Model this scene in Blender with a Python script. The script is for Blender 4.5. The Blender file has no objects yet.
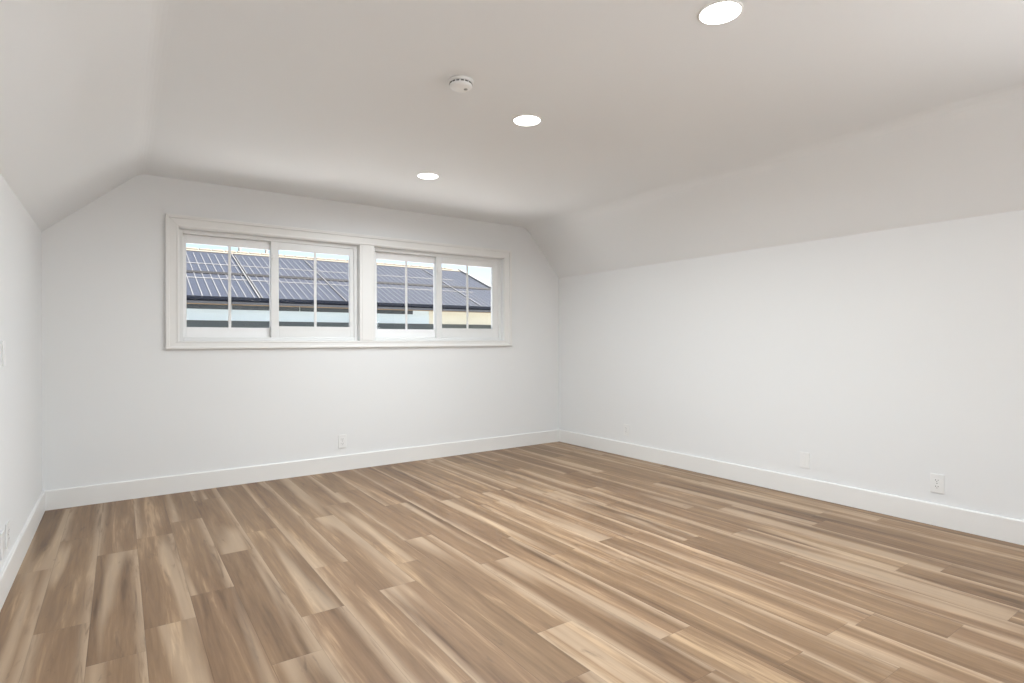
import bpy, bmesh, math
from mathutils import Vector
from math import radians as R, sin, cos, pi

# ------------------------------------------------------------------ camera, sky, sun, fill lamps, exposure
S = bpy.context.scene
C = S.collection
S.view_settings.view_transform = 'Standard'
S.view_settings.look = 'None'
S.view_settings.gamma = 1.0
S.view_settings.use_curve_mapping = False
S.view_settings.exposure = 0.33

cam_d = bpy.data.cameras.new('camera')
cam = bpy.data.objects.new('camera', cam_d)
C.objects.link(cam)
cam_d.sensor_fit = 'HORIZONTAL'
cam_d.sensor_width = 36.0
cam_d.lens = 36.0 * 564.05 / 1024
cam_d.clip_start = 0.02
cam.location = (0, 0, 0)
cam.rotation_euler = (R(90), R(0.2178), -0.6077)
S.camera = cam

W = bpy.data.worlds.new('sky')
S.world = W
W.use_nodes = True
wn = W.node_tree
wn.nodes.clear()
sky = wn.nodes.new('ShaderNodeTexSky')
sky.sky_type = 'NISHITA'
sky.sun_disc = False
sky.sun_elevation = R(38)
sky.sun_rotation = R(205)
sky.air_density = 1.0
sky.dust_density = 1.0
bg = wn.nodes.new('ShaderNodeBackground')
bg.inputs['Strength'].default_value = 0.165
wo = wn.nodes.new('ShaderNodeOutputWorld')
wn.links.new(sky.outputs[0], bg.inputs[0])
wn.links.new(bg.outputs[0], wo.inputs[0])

sun_d = bpy.data.lights.new('sun', 'SUN')
sun_d.energy = 18.0
sun_d.angle = R(0.6)
sun_d.color = (1.0, 0.96, 0.90)
sun = bpy.data.objects.new('sun', sun_d)
C.objects.link(sun)
sun.rotation_euler = Vector((-0.55, 0.16, -0.80)).to_track_quat('-Z', 'Y').to_euler()

XL, XR, YB, YF = -0.439, 4.156, 5.027, -2.2      # left, right, window wall, wall behind the camera
ZF, ZC, ZKL, ZKR = -1.15, 1.26, 0.767, 0.727
CL, CR = 0.124, 3.694


def fill_lamp(name, loc, direction, sx, sy, power, col=(1, .98, .96)):
    l = bpy.data.lights.new(name, 'AREA')
    l.shape = 'RECTANGLE'
    l.size, l.size_y, l.energy, l.color = sx, sy, power, col
    o = bpy.data.objects.new(name, l)
    C.objects.link(o)
    o.location = loc
    o.rotation_euler = Vector(direction).to_track_quat('-Z', 'Z').to_euler()
    return o


# fill lamps added just outside the unseen door and side windows:
# for each opening, one slants down like skylight and one up like ground bounce
FILL = {
    'door_fill_down': 0.5, 'door_fill_up': 6.0,
    'left_fill_down': 1.0, 'left_fill_up': 1.0,
    'right_fill_down': 52.0, 'right_fill_up': 2.0,
}
COOL = (.92, .96, 1)
NEUTRAL = (1, .98, .96)
fill_lamp('door_fill_down', (0.30, YF - 0.08, -0.10), (0, 1, -0.35), 1.0, 1.8, FILL['door_fill_down'], COOL)
fill_lamp('door_fill_up', (0.30, YF - 0.09, -0.10), (0, 1, 0.8), 1.0, 1.8, FILL['door_fill_up'], NEUTRAL)
fill_lamp('left_fill_down', (XL - 0.08, -0.95, 0.10), (1, 0, -0.35), 1.6, 0.9, FILL['left_fill_down'], COOL)
fill_lamp('left_fill_up', (XL - 0.09, -0.95, 0.10), (1, 0, 0.8), 1.6, 0.9, FILL['left_fill_up'], NEUTRAL)
fill_lamp('right_fill_down', (XR + 0.08, -0.7, 0.10), (-1, 0, -0.35), 2.2, 0.9, FILL['right_fill_down'], COOL)
fill_lamp('right_fill_up', (XR + 0.09, -0.7, 0.10), (-1, 0, 0.8), 2.2, 0.9, FILL['right_fill_up'], NEUTRAL)
DOWNLIGHT = 27.0

# ------------------------------------------------------------------ helpers


def mat(name, col, rough=0.6, metal=0.0, spec=0.5, bump=None):
    m = bpy.data.materials.new(name)
    m.use_nodes = True
    n = m.node_tree
    b = n.nodes['Principled BSDF']
    b.inputs['Base Color'].default_value = (*col, 1)
    b.inputs['Roughness'].default_value = rough
    b.inputs['Metallic'].default_value = metal
    b.inputs['Specular IOR Level'].default_value = spec
    tc = n.nodes.new('ShaderNodeTexCoord')
    nz = n.nodes.new('ShaderNodeTexNoise')
    nz.inputs['Scale'].default_value = bump[0] if bump else 60
    nz.inputs['Detail'].default_value = 4
    bp = n.nodes.new('ShaderNodeBump')
    bp.inputs['Strength'].default_value = bump[1] if bump else 0.02
    bp.inputs['Distance'].default_value = 0.002
    n.links.new(tc.outputs['Object'], nz.inputs['Vector'])
    n.links.new(nz.outputs['Fac'], bp.inputs['Height'])
    n.links.new(bp.outputs['Normal'], b.inputs['Normal'])
    return m


def glass_mat(name, tint=(1, 1, 1)):
    m = bpy.data.materials.new(name)
    m.use_nodes = True
    n = m.node_tree
    n.nodes.clear()
    o = n.nodes.new('ShaderNodeOutputMaterial')
    mx = n.nodes.new('ShaderNodeMixShader')
    t = n.nodes.new('ShaderNodeBsdfTransparent')
    t.inputs[0].default_value = (*tint, 1)
    g = n.nodes.new('ShaderNodeBsdfGlossy')
    g.inputs['Roughness'].default_value = 0.02
    f = n.nodes.new('ShaderNodeFresnel')
    f.inputs[0].default_value = 1.25
    n.links.new(f.outputs[0], mx.inputs[0])
    n.links.new(t.outputs[0], mx.inputs[1])
    n.links.new(g.outputs[0], mx.inputs[2])
    n.links.new(mx.outputs[0], o.inputs[0])
    return m


def emit_mat(name, col, s):
    m = bpy.data.materials.new(name)
    m.use_nodes = True
    b = m.node_tree.nodes['Principled BSDF']
    b.inputs['Base Color'].default_value = (.8, .8, .8, 1)
    b.inputs['Emission Color'].default_value = (*col, 1)
    b.inputs['Emission Strength'].default_value = s
    return m


def box(bm, x0, x1, y0, y1, z0, z1):
    v = [bm.verts.new((x, y, z)) for x in (x0, x1) for y in (y0, y1) for z in (z0, z1)]
    for f in ((0, 1, 3, 2), (4, 6, 7, 5), (0, 4, 5, 1), (2, 3, 7, 6), (0, 2, 6, 4), (1, 5, 7, 3)):
        bm.faces.new([v[i] for i in f])


def prism(bm, pts, axis, a, b):
    """extrude a 2D polygon along an axis; pts in the two other coordinates, in order"""
    def P(p, t):
        return {0: (t, p[0], p[1]), 1: (p[0], t, p[1]), 2: (p[0], p[1], t)}[axis]
    A = [bm.verts.new(P(p, a)) for p in pts]
    B = [bm.verts.new(P(p, b)) for p in pts]
    k = len(pts)
    bm.faces.new(A)
    bm.faces.new(B[::-1])
    for i in range(k):
        j = (i + 1) % k
        bm.faces.new([A[i], B[i], B[j], A[j]])


def lathe(bm, prof, seg=48, c=(0, 0, 0)):
    """prof: list of (r, z)"""
    rings = []
    for r, z in prof:
        if r < 1e-6:
            rings.append([bm.verts.new((c[0], c[1], c[2] + z))])
        else:
            rings.append([bm.verts.new((c[0] + r * cos(2 * pi * i / seg), c[1] + r * sin(2 * pi * i / seg), c[2] + z)) for i in range(seg)])
    for a, b in zip(rings, rings[1:]):
        for i in range(seg):
            j = (i + 1) % seg
            q = [a[i % len(a)], a[j % len(a)], b[j % len(b)], b[i % len(b)]]
            u = []
            for x in q:
                if x not in u:
                    u.append(x)
            if len(u) > 2:
                try:
                    bm.faces.new(u)
                except ValueError:
                    pass


def link(name, bm, m, parent=None, bevel=0, smooth=False, seg=2):
    bmesh.ops.recalc_face_normals(bm, faces=bm.faces[:])
    me = bpy.data.meshes.new(name)
    bm.to_mesh(me)
    bm.free()
    me.materials.append(m)
    o = bpy.data.objects.new(name, me)
    C.objects.link(o)
    if parent:
        o.parent = parent
    if smooth:
        for p in me.polygons:
            p.use_smooth = True
    if bevel:
        b = o.modifiers.new('bevel', 'BEVEL')
        b.width = bevel
        b.segments = seg
        b.limit_method = 'ANGLE'
    return o


def struct(o, label=None):
    o['kind'] = 'structure'
    if label:
        o['label'] = label
    return o


def thing(name, label, cat, loc=(0, 0, 0), group=None):
    o = bpy.data.objects.new(name, None)
    C.objects.link(o)
    o.location = loc
    o.empty_display_size = 0.05
    o['label'] = label
    o['category'] = cat
    if group:
        o['group'] = group
    return o


def nb():
    return bmesh.new()


# ------------------------------------------------------------------ materials
M_wall = mat('wall_paint', (.815, .82, .82), .75, spec=.25, bump=(180, .12))
M_ceil = mat('ceiling_paint', (.84, .855, .865), .85, spec=.2, bump=(150, .12))
M_trim = mat('trim_paint', (.83, .82, .80), .38, spec=.4)
M_vinyl = mat('window_vinyl', (.80, .80, .79), .35)
M_plate = mat('switch_plate_plastic', (.84, .84, .83), .3)
M_dark = mat('slot_dark', (.06, .055, .05), .6)
M_grey = mat('slot_grey', (.32, .31, .29), .6)
M_glass = glass_mat('window_glass')
M_sash = mat('window_vinyl_white', (.90, .90, .90), .3)
M_latch = mat('latch_plastic', (.85, .84, .82), .3)


def floor_material():
    m = bpy.data.materials.new('oak_plank_floor')
    m.use_nodes = True
    n = m.node_tree
    N, L = n.nodes, n.links
    b = N['Principled BSDF']
    tc = N.new('ShaderNodeTexCoord')
    sp = N.new('ShaderNodeSeparateXYZ')
    L.new(tc.outputs['Object'], sp.inputs[0])

    def mt(op, a, b_=None, c=None, clamp=False):
        x = N.new('ShaderNodeMath')
        x.operation = op
        x.use_clamp = clamp
        for i, v in enumerate((a, b_, c)):
            if v is None:
                continue
            if isinstance(v, (int, float)):
                x.inputs[i].default_value = v
            else:
                L.new(v, x.inputs[i])
        return x.outputs[0]

    def vec(a, b_, c):
        x = N.new('ShaderNodeCombineXYZ')
        for i, v in enumerate((a, b_, c)):
            if isinstance(v, (int, float)):
                x.inputs[i].default_value = v
            else:
                L.new(v, x.inputs[i])
        return x.outputs[0]

    def white(v):
        x = N.new('ShaderNodeTexWhiteNoise')
        x.noise_dimensions = '2D'
        L.new(v, x.inputs['Vector'])
        return x

    def noise(v, sc=1, det=3, rough=.5, dist=0.0):
        x = N.new('ShaderNodeTexNoise')
        x.inputs['Scale'].default_value = sc
        x.inputs['Detail'].default_value = det
        x.inputs['Roughness'].default_value = rough
        x.inputs['Distortion'].default_value = dist
        L.new(v, x.inputs['Vector'])
        return x.outputs['Fac']

    def smooth(v, a, b_, o0=0.0, o1=1.0):
        x = N.new('ShaderNodeMapRange')
        x.interpolation_type = 'SMOOTHSTEP'
        L.new(v, x.inputs['Value'])
        for k, val in zip(('From Min', 'From Max', 'To Min', 'To Max'), (a, b_, o0, o1)):
            x.inputs[k].default_value = val
        return x.outputs[0]

    def mixc(f, a, b_, mode='MIX'):
        x = N.new('ShaderNodeMix')
        x.data_type = 'RGBA'
        x.blend_type = mode
        for s, v in ((x.inputs[0], f), (x.inputs[6], a), (x.inputs[7], b_)):
            if isinstance(v, (int, float)):
                s.default_value = v
            elif isinstance(v, tuple):
                s.default_value = (*v, 1)
            else:
                L.new(v, s)
        return x.outputs[2]

    PW, PL = 0.181, 1.27
    u = mt('DIVIDE', mt('SUBTRACT', sp.outputs[0], 0.44 - 9 * PW), PW)
    row = mt('FLOOR', u)
    fu = mt('SUBTRACT', u, row)
    off = white(vec(row, 3.3, 0)).outputs['Value']
    v = mt('ADD', mt('DIVIDE', sp.outputs[1], PL), mt('MULTIPLY', off, 7.31))
    col = mt('FLOOR', v)
    fv = mt('SUBTRACT', v, col)
    wn_ = white(vec(row, mt('ADD', col, .5), 0))
    sid = wn_.outputs['Value']
    sc_ = N.new('ShaderNodeSeparateColor')
    L.new(wn_.outputs['Color'], sc_.inputs[0])
    r1, r2, r3 = sc_.outputs
    X, Y = sp.outputs[0], sp.outputs[1]
    seed = mt('MULTIPLY', sid, 91.0)
    seed2 = mt('ADD', mt('MULTIPLY', off, 77.0), mt('MULTIPLY', sid, .38))
    # broad figure, running with the plank
    fig = noise(vec(mt('MULTIPLY', X, 10), mt('MULTIPLY', Y, .62), seed2), 1, 3, .55, .7)
    fine = noise(vec(mt('MULTIPLY', X, 95), mt('MULTIPLY', Y, 4.0), seed), 1, 4, .6, .3)
    mid = noise(vec(mt('MULTIPLY', X, 38), mt('MULTIPLY', Y, 2.2), seed), 1, 3, .6, .9)
    streak = noise(vec(mt('MULTIPLY', X, 7.5), mt('MULTIPLY', Y, .42), mt('ADD', seed, 17.0)), 1, 2, .4, .5)
    ramp = N.new('ShaderNodeValToRGB')
    e = ramp.color_ramp.elements
    e[0].position, e[0].color = .33, (.108, .062, .034, 1)
    e[1].position, e[1].color = .66, (.46, .315, .188, 1)
    k = e.new(.42)
    k.color = (.190, .115, .063, 1)
    k = e.new(.56)
    k.color = (.276, .175, .099, 1)
    val = mt('ADD', mt('MULTIPLY', fig, .56), mt('MULTIPLY', mid, .27))
    val = mt('ADD', val, mt('MULTIPLY', fine, .19))
    val = mt('ADD', val, mt('MULTIPLY_ADD', r1, .09, -.058))
    L.new(val, ramp.inputs[0])
    base = mixc(mt('MULTIPLY', r2, .5), ramp.outputs[0], (.98, .93, .93), 'MULTIPLY')
    # pale sapwood running along some board edges
    edge = mt('MULTIPLY', smooth(fu, .72, 1.0), mt('GREATER_THAN', r3, .42))
    edge2 = mt('MULTIPLY', smooth(fu, .24, 0.0), mt('GREATER_THAN', r2, .60))
    sap = mt('MAXIMUM', mt('MULTIPLY', mt('MAXIMUM', edge, edge2), smooth(mid, .22, .52)), mt('MULTIPLY', smooth(streak, .54, .68), .95))
    c1 = mixc(mt('MULTIPLY', sap, .50), base, (.60, .455, .315))
    # dark heart streaks and small knots
    hs = noise(vec(mt('MULTIPLY', X, 17), mt('MULTIPLY', Y, 2.6), mt('ADD', seed, 40.0)), 1, 4, .65, 1.2)
    c2 = mixc(mt('MULTIPLY', smooth(hs, .60, .76), .55), c1, (.115, .076, .052))
    # seams
    su = mt('MINIMUM', fu, mt('SUBTRACT', 1.0, fu))
    sv = mt('MINIMUM', fv, mt('SUBTRACT', 1.0, fv))
    seam = mt('MAXIMUM', smooth(su, .011, .003), smooth(sv, .0016, .0005))
    c3 = mixc(mt('MULTIPLY', seam, .32), c2, (.11, .07, .048))
    L.new(c3, b.inputs['Base Color'])
    L.new(mt('MULTIPLY_ADD', fine, .16, .36), b.inputs['Roughness'])
    b.inputs['Specular IOR Level'].default_value = .32
    bp = N.new('ShaderNodeBump')
    bp.inputs['Strength'].default_value = .25
    bp.inputs['Distance'].default_value = .001
    L.new(mt('SUBTRACT', mt('MULTIPLY', fine, .5), mt('MULTIPLY', seam, 1.5)), bp.inputs['Height'])
    L.new(bp.outputs[0], b.inputs['Normal'])
    return m


M_floor = floor_material()

# ------------------------------------------------------------------ room shell
T = 0.16
bm = nb()
box(bm, XL - T, XR + T, YF - T, YB + T, ZF - .2, ZF)
struct(link('floor', bm, M_floor), 'floor of long brown oak-look planks running towards the window wall')

bm = nb()
B4 = (-1.8, -0.1, -0.40, 0.62)      # opening for the unseen window added in the left wall
box(bm, XL - T, XL, YF, B4[0], ZF, ZKL)
box(bm, XL - T, XL, B4[1], YB, ZF, ZKL)
box(bm, XL - T, XL, B4[0], B4[1], ZF, B4[2])
box(bm, XL - T, XL, B4[0], B4[1], B4[3], ZKL)
struct(link('wall_left', bm, M_wall))
bm = nb()
B5 = (-1.9, 0.5, -0.40, 0.62)      # opening for the unseen window added in the right wall
box(bm, XR, XR + T, YF, B5[0], ZF, ZKR)
box(bm, XR, XR + T, B5[1], YB, ZF, ZKR)
box(bm, XR, XR + T, B5[0], B5[1], ZF, B5[2])
box(bm, XR, XR + T, B5[0], B5[1], B5[3], ZKR)
struct(link('wall_right', bm, M_wall))

# flat ceiling with the two sloping sides, creases slightly rounded


def fillet(p0, p1, p2, r, k=5):
    a = (Vector(p0) - Vector(p1)).normalized() * r
    c = (Vector(p2) - Vector(p1)).normalized() * r
    out = []
    for i in range(k + 1):
        t = i / k
        out.append(tuple(Vector(p1) + a * (1 - t) ** 2 + c * t ** 2))
    return out


inner = [(XL, ZKL)] + fillet((XL, ZKL), (CL, ZC), (CR, ZC), .05) + fillet((CL, ZC), (CR, ZC), (XR, ZKR), .08) + [(XR, ZKR)]
outer = [(XR + T, ZKR), (XR + T, ZKR + .12), (CR + .12, ZC + T), (CL - .12, ZC + T), (XL - T, ZKL + .12), (XL - T, ZKL)]
bm = nb()
prism(bm, inner + outer, 1, YF - T, YB + T)
struct(link('ceiling', bm, M_ceil), 'white ceiling, flat in the middle and sloping down at both sides')

# openings of the window wall
U1 = (0.378, 1.796, 0.013, 0.885)
U2 = (1.940, 3.382, 0.013, 0.885)
bm = nb()
y0, y1 = YB, YB + T


def xat(z, side):
    if side == 'L':
        return XL + (z - ZKL) * (CL - XL) / (ZC - ZKL)
    return XR - (z - ZKR) * (XR - CR) / (ZC - ZKR)


zb, zt = U1[2], U1[3]
prism(bm, [(XL, ZF), (XR, ZF), (XR, zb), (XL, zb)], 1, y0, y1)
prism(bm, [(XL, zb), (U1[0], zb), (U1[0], zt), (xat(zt, 'L'), zt), (XL, ZKL)], 1, y0, y1)
prism(bm, [(U1[1], zb), (U2[0], zb), (U2[0], zt), (U1[1], zt)], 1, y0, y1)
prism(bm, [(U2[1], zb), (XR, zb), (XR, ZKR), (xat(zt, 'R'), zt), (U2[1], zt)], 1, y0, y1)
prism(bm, [(xat(zt, 'L'), zt), (xat(zt, 'R'), zt), (CR, ZC), (CL, ZC)], 1, y0, y1)
struct(link('wall_back', bm, M_wall), 'wall with the long pair of windows')

# wall behind the camera with the opening of the added door
B3 = (-0.25, 0.85, ZF + .02, 0.86)
bm = nb()
y0, y1 = YF - T, YF
zb3, zt3 = B3[2], B3[3]
prism(bm, [(XL, ZF), (XR, ZF), (XR, zb3), (XL, zb3)], 1, y0, y1)
prism(bm, [(XL, zb3), (B3[0], zb3), (B3[0], zt3), (xat(zt3, 'L'), zt3), (XL, ZKL)], 1, y0, y1)
prism(bm, [(B3[1], zb3), (XR, zb3), (XR, ZKR), (xat(zt3, 'R'), zt3), (B3[1], zt3)], 1, y0, y1)
prism(bm, [(xat(zt3, 'L'), zt3), (xat(zt3, 'R'), zt3), (CR, ZC), (CL, ZC)], 1, y0, y1)
struct(link('wall_behind', bm, M_wall))

# baseboards
BH, BT = 0.135, 0.015
prof = [(0, 0), (BT, 0), (BT, BH - .006), (BT - .003, BH), (0, BH)]


def baseboard(name, axis, pos, sgn, a, b_):
    bm = nb()
    if axis == 1:      # runs along y, sits on a wall of constant x
        prism(bm, [(pos + sgn * p[0], ZF + p[1]) for p in prof], 1, a, b_)
    else:
        prism(bm, [(pos + sgn * p[0], ZF + p[1]) for p in prof], 0, a, b_)
    struct(link(name, bm, M_trim))


baseboard('baseboard_left', 1, XL, 1, YF, YB)
baseboard('baseboard_right', 1, XR, -1, YF, YB)
baseboard('baseboard_back', 0, YB, -1, XL + BT, XR - BT)
baseboard('baseboard_behind', 0, YF, 1, B3[1], XR - BT)

# window casing: flat board with a raised outer band round both units
bm = nb()
cx0, cx1, cz0, cz1 = 0.291, 3.473, -0.044, 0.975
ct = 0.016


def ring(bm, x0, x1, z0, z1, w, ya, yb, wb=None):
    wb = w if wb is None else wb
    prism(bm, [(x0, z0), (x0 + w, z0 + wb), (x0 + w, z1 - w), (x0, z1)], 1, ya, yb)
    prism(bm, [(x1, z0), (x1, z1), (x1 - w, z1 - w), (x1 - w, z0 + wb)], 1, ya, yb)
    prism(bm, [(x0, z1), (x0 + w, z1 - w), (x1 - w, z1 - w), (x1, z1)], 1, ya, yb)
    prism(bm, [(x0, z0), (x1, z0), (x1 - w, z0 + wb), (x0 + w, z0 + wb)], 1, ya, yb)


wi = .087
ring(bm, cx0, cx1, cz0, cz1, wi, YB - ct, YB, .057)
ring(bm, cx0 - .004, cx1 + .004, cz0 - .004, cz1 + .004, .024, YB - ct - .013, YB - ct + .001, .018)
ring(bm, cx0 + wi - .018, cx1 - wi + .018, cz0 + .057 - .014, cz1 - wi + .018, .013, YB - ct - .005, YB - ct + .001, .010)
box(bm, U1[1] + .002, U2[0] - .002, YB - ct + .0005, YB, cz0 + .057, cz1 - wi)
box(bm, U1[1] + .022, U2[0] - .022, YB - ct - .004, YB - ct + .001, cz0 + .057, cz1 - wi)
struct(link('trim_1', bm, M_trim, bevel=.0025), 'white moulded casing round both window units')

# ------------------------------------------------------------------ sliding windows


def sash(parent, name_label, x0, x1, z0, z1, sl, sr, rt, rb, yf, dep, ms=None):
    """sliding sash: rails and stiles, glass and one vertical muntin"""
    bm = nb()
    box(bm, x0, x0 + sl, yf, yf + dep, z0, z1)
    box(bm, x1 - sr, x1, yf, yf + dep, z0, z1)
    box(bm, x0 + sl, x1 - sr, yf, yf + dep, z1 - rt, z1)
    box(bm, x0 + sl, x1 - sr, yf, yf + dep, z0, z0 + rb)
    s = link('sash', bm, ms or M_vinyl, parent, bevel=.002)
    s['label'] = name_label
    gx0, gx1, gz0, gz1 = x0 + sl, x1 - sr, z0 + rb, z1 - rt
    bm = nb()
    yg = yf + dep * .55
    box(bm, gx0, gx1, yg - .002, yg + .002, gz0, gz1)
    link('window_pane', bm, M_glass, s)
    bm = nb()
    xm = (gx0 + gx1) / 2
    box(bm, xm - .011, xm + .011, yg - .010, yg - .002, gz0, gz1)
    link('muntin', bm, M_vinyl, s, bevel=.002)
    return s


def slider(name, U, label, gl, gr, ol):
    x0, x1, z0, z1 = U
    w = bpy.data.objects.new(name, None)
    C.objects.link(w)
    w.empty_display_size = .1
    struct(w, label)
    yf = YB + .045
    bm = nb()
    f = .030
    box(bm, x0, x0 + f, yf, YB + T, z0, z1)
    box(bm, x1 - f, x1, yf, YB + T, z0, z1)
    box(bm, x0 + f, x1 - f, yf, YB + T, z1 - f, z1)
    box(bm, x0 + f, x1 - f, yf, YB + T, z0, z0 + f)
    link('window_frame', bm, M_vinyl, w, bevel=.003)
    a0, a1, c0, c1 = x0 + f, x1 - f, z0 + f, z1 - f
    mid = gl
    # outer sash on the left, inner sash on the right
    sash(w, 'outer sliding sash', a0, mid + .03, c0, c1, ol, .030, .065, .081, yf + .052, .030, M_sash)
    s = sash(w, 'inner sliding sash', mid, a1, c0, c1, .062, gr, .062, .095, yf + .012, .038)
    bm = nb()
    box(bm, mid + .010, mid + .026, yf - .002, yf + .0115, c1 - .155, c1 - .115)
    box(bm, mid - .004, mid + .022, yf - .008, yf - .001, c1 - .140, c1 - .130)
    link('sash_latch', bm, M_latch, s, bevel=.002)
    return w


slider('window_1', U1, 'left sliding window unit of the pair', 1.054, .034, .026)
slider('window_2', U2, 'right sliding window unit of the pair', 2.614, .066, .034)

# unseen glazed door and side windows, added to light the room
w3 = bpy.data.objects.new('added_door', None)
C.objects.link(w3)
struct(w3, 'unseen glazed door added behind the camera to light the room')
bm = nb()
ring(bm, B3[0], B3[1], B3[2], B3[3], .06, YF - .13, YF - .04)
link('door_frame', bm, M_vinyl, w3, bevel=.003)
bm = nb()
box(bm, B3[0] + .06, B3[1] - .06, YF - .12, YF - .116, B3[2] + .06, B3[3] - .06)
link('door_pane', bm, M_glass, w3)
for wname, wx, sg, Bq, wl in (('added_window_left', XL, -1, B4, 'unseen wide window added in the left wall to light the room'),
                              ('added_window_right', XR, 1, B5, 'unseen wide window added in the right wall to light the room')):
    w4 = bpy.data.objects.new(wname, None)
    C.objects.link(w4)
    struct(w4, wl)
    bm = nb()
    xa, xb = sorted((wx + sg * .14, wx + sg * .05))
    box(bm, xa, xb, Bq[0], Bq[0] + .05, Bq[2], Bq[3])
    box(bm, xa, xb, Bq[1] - .05, Bq[1], Bq[2], Bq[3])
    box(bm, xa, xb, Bq[0] + .05, Bq[1] - .05, Bq[2], Bq[2] + .05)
    box(bm, xa, xb, Bq[0] + .05, Bq[1] - .05, Bq[3] - .05, Bq[3])
    link('window_frame', bm, M_vinyl, w4, bevel=.003)
    bm = nb()
    xa, xb = sorted((wx + sg * .13, wx + sg * .126))
    box(bm, xa, xb, Bq[0] + .05, Bq[1] - .05, Bq[2] + .05, Bq[3] - .05)
    link('window_pane', bm, M_glass, w4)

# ------------------------------------------------------------------ recessed lights
M_lens = emit_mat('downlight_lens', (1, .985, .95), 6.0)


def downlight_parts(t):
    bm = nb()
    lathe(bm, [(.084, 0), (.084, -.002), (.080, -.0045), (.076, -.005), (.075, -.003), (.074, 0)])
    link('trim_ring', bm, M_trim, t, smooth=True)
    bm = nb()
    lathe(bm, [(.0755, -.0005), (.0755, -.0035), (0, -.0042)])
    link('lens', bm, M_lens, t, smooth=True)


DL = [(1.896, 1.318, 'round glowing recessed ceiling light nearest the camera, at the top edge'),
      (1.908, 2.585, 'middle one of the three round glowing recessed ceiling lights'),
      (1.925, 3.875, 'round glowing recessed ceiling light closest to the window wall')]
first = None
for x, y, lab in DL:
    if first is None:
        t = thing('recessed_light', lab, 'ceiling light', (x, y, ZC), 'recessed ceiling lights in a row')
        downlight_parts(t)
        first = t
    else:
        t = first.copy()
        C.objects.link(t)
        t.location = (x, y, ZC)
        t['label'] = lab
        for ch in first.children:
            c = ch.copy()
            C.objects.link(c)
            c.parent = t
for (x, y, lab), k in zip(DL, (.68, 1.36, .46)):
    l = bpy.data.lights.new('recessed_light_beam', 'AREA')
    l.shape = 'DISK'
    l.size = .12
    l.energy = DOWNLIGHT * k
    l.color = (.885, .955, 1)
    l.spread = R(170)
    o = bpy.data.objects.new('recessed_light_beam', l)
    C.objects.link(o)
    o.location = (x, y, ZC - .006)

# ------------------------------------------------------------------ smoke detector
t = thing('smoke_detector', 'round white smoke detector with dark vent slots on the ceiling', 'smoke detector', (1.358, 2.377, ZC))
t.scale = (.92, .92, .92)
bm = nb()
lathe(bm, [(0, 0), (.066, 0), (.066, -.010), (.063, -.013), (.058, -.014)])
link('base_plate', bm, M_plate, t, smooth=True)
bm = nb()
lathe(bm, [(.057, -.0135), (.060, -.026), (.054, -.036), (.040, -.041), (0, -.043)])
h = link('housing', bm, M_plate, t, smooth=True)
bm = nb()
for k in range(16):
    a = 2 * pi * k / 16
    for q in range(3):
        a0 = a + (q - 1) * .09
        v = []
        for rr, zz, aa in ((.0592, -.0165, a0 - .045), (.0592, -.0165, a0 + .045), (.0605, -.0235, a0 + .045), (.0605, -.0235, a0 - .045)):
            v.append((rr * cos(aa), rr * sin(aa), zz))
        i = [bm.verts.new((x * .96, y * .96, z)) for x, y, z in v]
        o_ = [bm.verts.new((x * 1.012, y * 1.012, z)) for x, y, z in v]
        bm.faces.new(o_)
        for a1 in range(4):
            b1 = (a1 + 1) % 4
            bm.faces.new([o_[a1], i[a1], i[b1], o_[b1]])
link('vent_slots', bm, M_dark, h)
bm = nb()
lathe(bm, [(.010, -.0405), (.010, -.0445), (0, -.0455)], 20, (.022, -.012, 0))
link('test_button', bm, M_grey, t, smooth=True)

# ------------------------------------------------------------------ wall plates (built facing -y in local space, then turned)


def plate_body(t, w=.072, h=.117):
    bm = nb()
    prism(bm, [(-w / 2, -h / 2), (w / 2, -h / 2), (w / 2, h / 2), (-w / 2, h / 2)], 1, -.0065, 0)
    return link('cover_plate', bm, M_plate, t, bevel=.0022)


def make_outlet(lab, loc, rz, group):
    t = thing('wall_outlet', lab, 'outlet', loc, group)
    t.rotation_euler = (0, 0, rz)
    plate_body(t)
    for s in (1, -1):
        bm = nb()
        n_ = 16
        pts = []
        for i in range(n_):
            a = 2 * pi * i / n_
            pts.append((max(-.0165, min(.0165, .020 * cos(a))), s * .0195 + .0145 * sin(a)))
        prism(bm, pts, 1, -.0085, -.0055)
        r = link('receptacle', bm, M_plate, t, bevel=.0008)
        bm = nb()
        for x, hh in ((-.0065, .0040), (.0065, .0033)):
            box(bm, x - .0012, x + .0012, -.0088, -.0070, s * .0195 - hh + .002, s * .0195 + hh + .002)
        lathe_pts = [(.0022 * cos(2 * pi * i / 10), s * .0195 - .0075 + .0022 * sin(2 * pi * i / 10)) for i in range(10)]
        prism(bm, lathe_pts, 1, -.0088, -.0070)
        link('socket_slots', bm, M_dark, r)
    bm = nb()
    prism(bm, [(.003 * cos(2 * pi * i / 12), .003 * sin(2 * pi * i / 12)) for i in range(12)], 1, -.0072, -.0055)
    link('screw', bm, M_grey, t)
    return t


def copy_thing(src, loc, rz, lab):
    r = src.copy()
    C.objects.link(r)
    r.location = loc
    r.rotation_euler = (0, 0, rz)
    r['label'] = lab
    for ch in list(src.children):
        c = ch.copy()
        C.objects.link(c)
        c.parent = r
        for g in ch.children:
            d = g.copy()
            C.objects.link(d)
            d.parent = c
    return r


G = 'wall outlets above the baseboards'
ol = make_outlet('white wall outlet low under the windows on the window wall', (1.637, YB, -.889), 0, G)
copy_thing(ol, (XR, 3.975, -.889), R(-90), 'white wall outlet on the right wall, closest to the far corner')
copy_thing(ol, (XR, 1.366, -.889), R(-90), 'white wall outlet on the right wall, closest to the camera')
copy_thing(ol, (XL, 3.535, -.900), R(90), 'white wall outlet low on the left wall, the one nearer the window corner')

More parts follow.
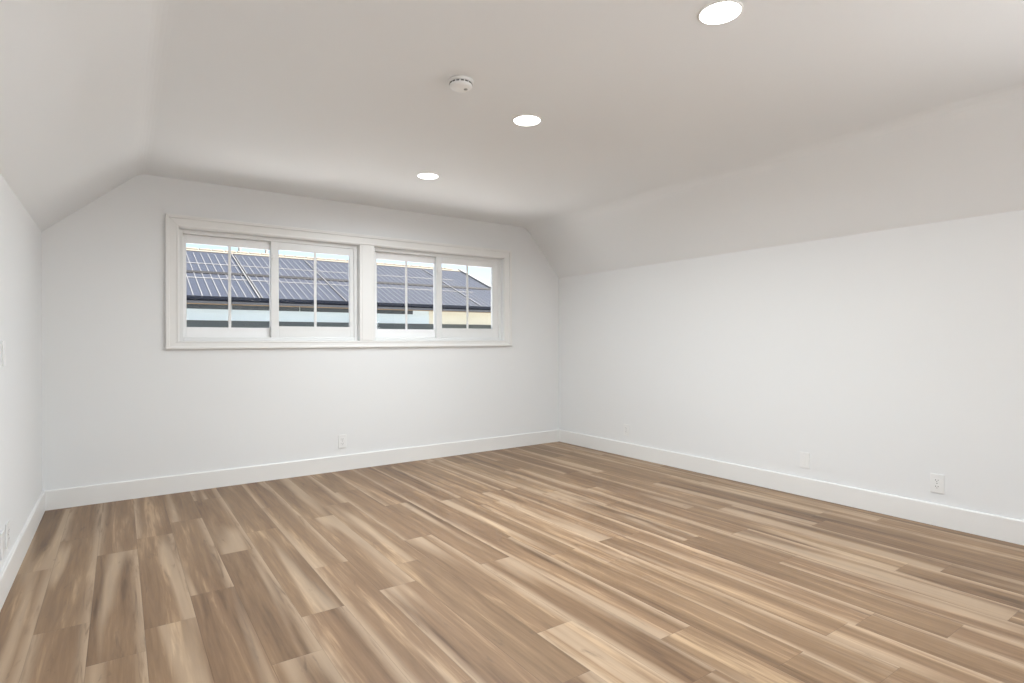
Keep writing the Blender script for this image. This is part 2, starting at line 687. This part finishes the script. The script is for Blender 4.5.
t = thing('blank_cover_plate', 'white wall plate midway along the right wall between two outlets', 'wall plate', (XR, 2.188, -.885))
t.rotation_euler = (0, 0, R(-90))
plate_body(t)
bm = nb()
prism(bm, [(.0165 * sx, .033 * sz) for sx, sz in ((-1, -1), (1, -1), (1, 1), (-1, 1))], 1, -.0078, -.0055)
link('insert', bm, M_plate, t, bevel=.001)

t = thing('blank_cover_plate', 'white wall plate low on the left wall at the left edge of the picture', 'wall plate', (XL, 3.395, -.905))
t.rotation_euler = (0, 0, R(90))
plate_body(t)
bm = nb()
prism(bm, [(.0165 * sx, .033 * sz) for sx, sz in ((-1, -1), (1, -1), (1, 1), (-1, 1))], 1, -.0078, -.0055)
link('insert', bm, M_plate, t, bevel=.001)

t = thing('light_switch', 'white rocker light switch at eye height on the left wall', 'light switch', (XL, 3.45, -.045))
t.rotation_euler = (0, 0, R(90))
plate_body(t)
bm = nb()
prism(bm, [(-.0055, -.033), (-.0095, .0), (-.0065, .033), (-.004, .033), (-.004, -.033)], 0, -.0165, .0165)
link('rocker', bm, M_plate, t, bevel=.0008)

# ------------------------------------------------------------------ neighbouring house seen through the windows
YE = 14.0
ZE = .0685 * YE
TAN = .386
RUN = 3.06 / math.sqrt(1 + TAN ** 2) * YE / 9.0
HX0, HX1 = -9.0, .742 * YE
k_ = YE / 9.0
ux = Vector((1, 0, 0))
us = Vector((0, 1, TAN)).normalized()
un = Vector((0, -TAN, 1)).normalized()
E0 = Vector((0, YE, ZE))
SL = RUN * math.sqrt(1 + TAN ** 2)

M_roof = mat('slate_roof_panels', (.038, .043, .058), .42, metal=.0, spec=.5, bump=(9, .1))
M_rib = mat('pale_metal_ribs', (.20, .20, .20), .45, spec=.5)
M_cream = mat('cream_ridge_mortar', (.18, .162, .13), .8)
M_gap_shadow = mat('dark_gap_shadow', (.012, .011, .011), .7)
M_gutter = mat('navy_gutter', (.004, .006, .012), .8, spec=.1)
M_fascia = mat('brown_fascia', (.19, .13, .07), .6)
M_sidingw = mat('pale_blue_siding', (.57, .65, .68), .6)
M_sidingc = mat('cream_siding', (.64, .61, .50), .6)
M_hglass = mat('house_window_glass', (.05, .06, .07), .2, spec=.35)
M_lroof = mat('grey_green_lower_roof', (.15, .17, .165), .8, spec=.2)
M_ground = mat('pale_concrete', (.74, .74, .74), .9, bump=(3, .3))

house = thing('neighbouring_house', 'neighbouring house with grey ribbed roof and pale siding outside the windows', 'house', (HX0, YE, -3.9))
HO = Vector((HX0, YE, -3.9))


def rbox(bm, x0, x1, s0, s1, n0, n1):
    vs = [bm.verts.new(E0 + ux * x + us * s + un * n - HO) for x in (x0, x1) for s in (s0, s1) for n in (n0, n1)]
    for f in ((0, 1, 3, 2), (4, 6, 7, 5), (0, 4, 5, 1), (2, 3, 7, 6), (0, 2, 6, 4), (1, 5, 7, 3)):
        bm.faces.new([vs[i] for i in f])


def hbox(bm, x0, x1, y0, y1, z0, z1):
    box(bm, x0 - HO.x, x1 - HO.x, y0 - HO.y, y1 - HO.y, z0 - HO.z, z1 - HO.z)


RZ = ZE + RUN * TAN
bm = nb()
rbox(bm, HX0, HX1, 0, SL, -.10, 0)
bk = [(YE + RUN, RZ), (YE + 2 * RUN, ZE), (YE + 2 * RUN, ZE - .10), (YE + RUN, RZ - .11)]
prism(bm, [(a - HO.y, b_ - HO.z) for a, b_ in bk], 0, HX0 - HO.x, HX1 - HO.x)
roof = link('roof', bm, M_roof, house)
# thin pale ribs running up the slope, one mesh: surface pattern of the roof
bm = nb()
x = 1.69
while x > HX0 + .1:
    x -= .1145 * k_
while x < HX1 - .05:
    if x < 6.0 * k_:
        rbox(bm, x - .008, x + .008, .10, SL - .45, 0, .012)
    else:
        rbox(bm, x - .004, x + .004, .10, SL - .45, 0, .008)
    x += .1145 * k_
for s in (1.10 * k_, 2.02 * k_):
    rbox(bm, HX0, 6.0 * k_, s - .022, s + .022, .001, .014)
link('roof_ribs', bm, M_rib, roof)
bm = nb()
rbox(bm, HX0, HX1, 1.37 * k_, 1.50 * k_, .002, .018)
link('gap_shadow_strip', bm, M_gap_shadow, roof)
bm = nb()
rbox(bm, HX0, HX1 + .05, 2.90 * k_, 3.10 * k_, .0, .02)
for i in range(60):
    xx = HX0 + i * .33
    if xx + .3 < HX1:
        rbox(bm, xx, xx + .29, 3.00 * k_, 3.10 * k_, .02, .04)
link('ridge_cap', bm, M_cream, roof, bevel=.006)
for xa in (1.73, 3.045, 5.635):
    bm = nb()
    rbox(bm, xa * k_ - .022, xa * k_ + .0, .10, SL - .35, .0, .03)
    link('roof_conduit', bm, M_rib, roof)
    bm = nb()
    rbox(bm, xa * k_ + .001, xa * k_ + .04, .05, SL - .35, .0, .016)  # dark strip standing in for the shadow along each conduit
    link('gap_shadow_strip', bm, M_gap_shadow, roof)
bm = nb()
rbox(bm, HX1 - .02, HX1 + .10, -.05, SL, -.14, .05)
link('rake_trim', bm, M_rib, roof)
for xa in (1.90, 2.38):
    bm = nb()
    lathe(bm, [(.04, -.1), (.04, .22), (.07, .22), (.07, .27), (0, .30)], 16, tuple(Vector((xa * k_, YE + RUN + .1, RZ)) - HO))
    link('vent_pipe', bm, M_grey, roof)
bm = nb()
yg = YE - .06
prism(bm, [(yg - HO.y, .0735 * yg - HO.z), (yg - .02 - HO.y, .0660 * yg + .03 - HO.z), (yg + .02 - HO.y, .0660 * yg - HO.z), (yg + .12 - HO.y, .0660 * yg - HO.z), (yg + .12 - HO.y, .0735 * yg - HO.z)], 0, 0, HX1 - HX0)
link('gutter', bm, M_gutter, house, bevel=.01)
bm = nb()
hbox(bm, HX0, HX1, YE + .07, YE + .12, .0605 * YE, ZE - .04)
hbox(bm, HX0, HX1, YE + .12, YE + .5, .0605 * YE + .03, .0605 * YE + .06)
link('fascia', bm, M_fascia, house)
YW = YE + .45
XC = 4.62 * k_           # where the wall colour changes to cream
z_top, z_mid, z_low = .0605 * YW + .04, .0525 * YW, .0350 * YW
bm = nb()
hbox(bm, HX0 + .3, XC, YW, YW + .2, -3.9, z_top)
i = 0
z = z_low
while z < z_mid - .01:
    z2 = min(z + .085, z_mid)
    prism(bm, [(YW - .020 - HO.y, z - HO.z), (YW - HO.y, z - HO.z), (YW - HO.y, z2 - HO.z), (YW - .006 - HO.y, z2 - HO.z)], 0, .3, XC - HO.x)
    z = z2
link('wall', bm, M_sidingw, house)
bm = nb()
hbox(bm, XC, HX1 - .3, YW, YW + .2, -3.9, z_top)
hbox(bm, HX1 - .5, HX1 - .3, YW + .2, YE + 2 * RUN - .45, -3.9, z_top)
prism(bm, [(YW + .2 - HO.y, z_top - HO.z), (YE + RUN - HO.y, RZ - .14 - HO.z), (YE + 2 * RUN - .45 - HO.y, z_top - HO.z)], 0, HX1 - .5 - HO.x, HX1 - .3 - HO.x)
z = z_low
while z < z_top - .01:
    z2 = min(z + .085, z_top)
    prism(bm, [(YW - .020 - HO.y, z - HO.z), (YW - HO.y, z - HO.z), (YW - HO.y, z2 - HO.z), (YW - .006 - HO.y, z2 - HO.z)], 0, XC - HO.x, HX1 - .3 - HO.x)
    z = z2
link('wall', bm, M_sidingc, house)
# clerestory windows under the eave
x = HX0 + .5
while x + 1.5 < XC:
    bm = nb()
    hbox(bm, x, x + 1.50, YW - .035, YW - .021, z_mid + .005, z_top - .02)
    link('window', bm, M_hglass, house)
    x += 1.52
# lower lean-to roof
bm = nb()
prism(bm, [(YW - HO.y, z_low - HO.z), (YW - 1.4 - HO.y, z_low - .62 - HO.z), (YW - 1.4 - HO.y, z_low - .74 - HO.z), (YW - HO.y, z_low - .12 - HO.z)], 0, 0, HX1 - HX0)
link('lower_roof', bm, M_lroof, house)

bm = nb()
box(bm, -60, 60, -60, 90, -4.1, -3.9)
struct(link('ground', bm, M_ground))
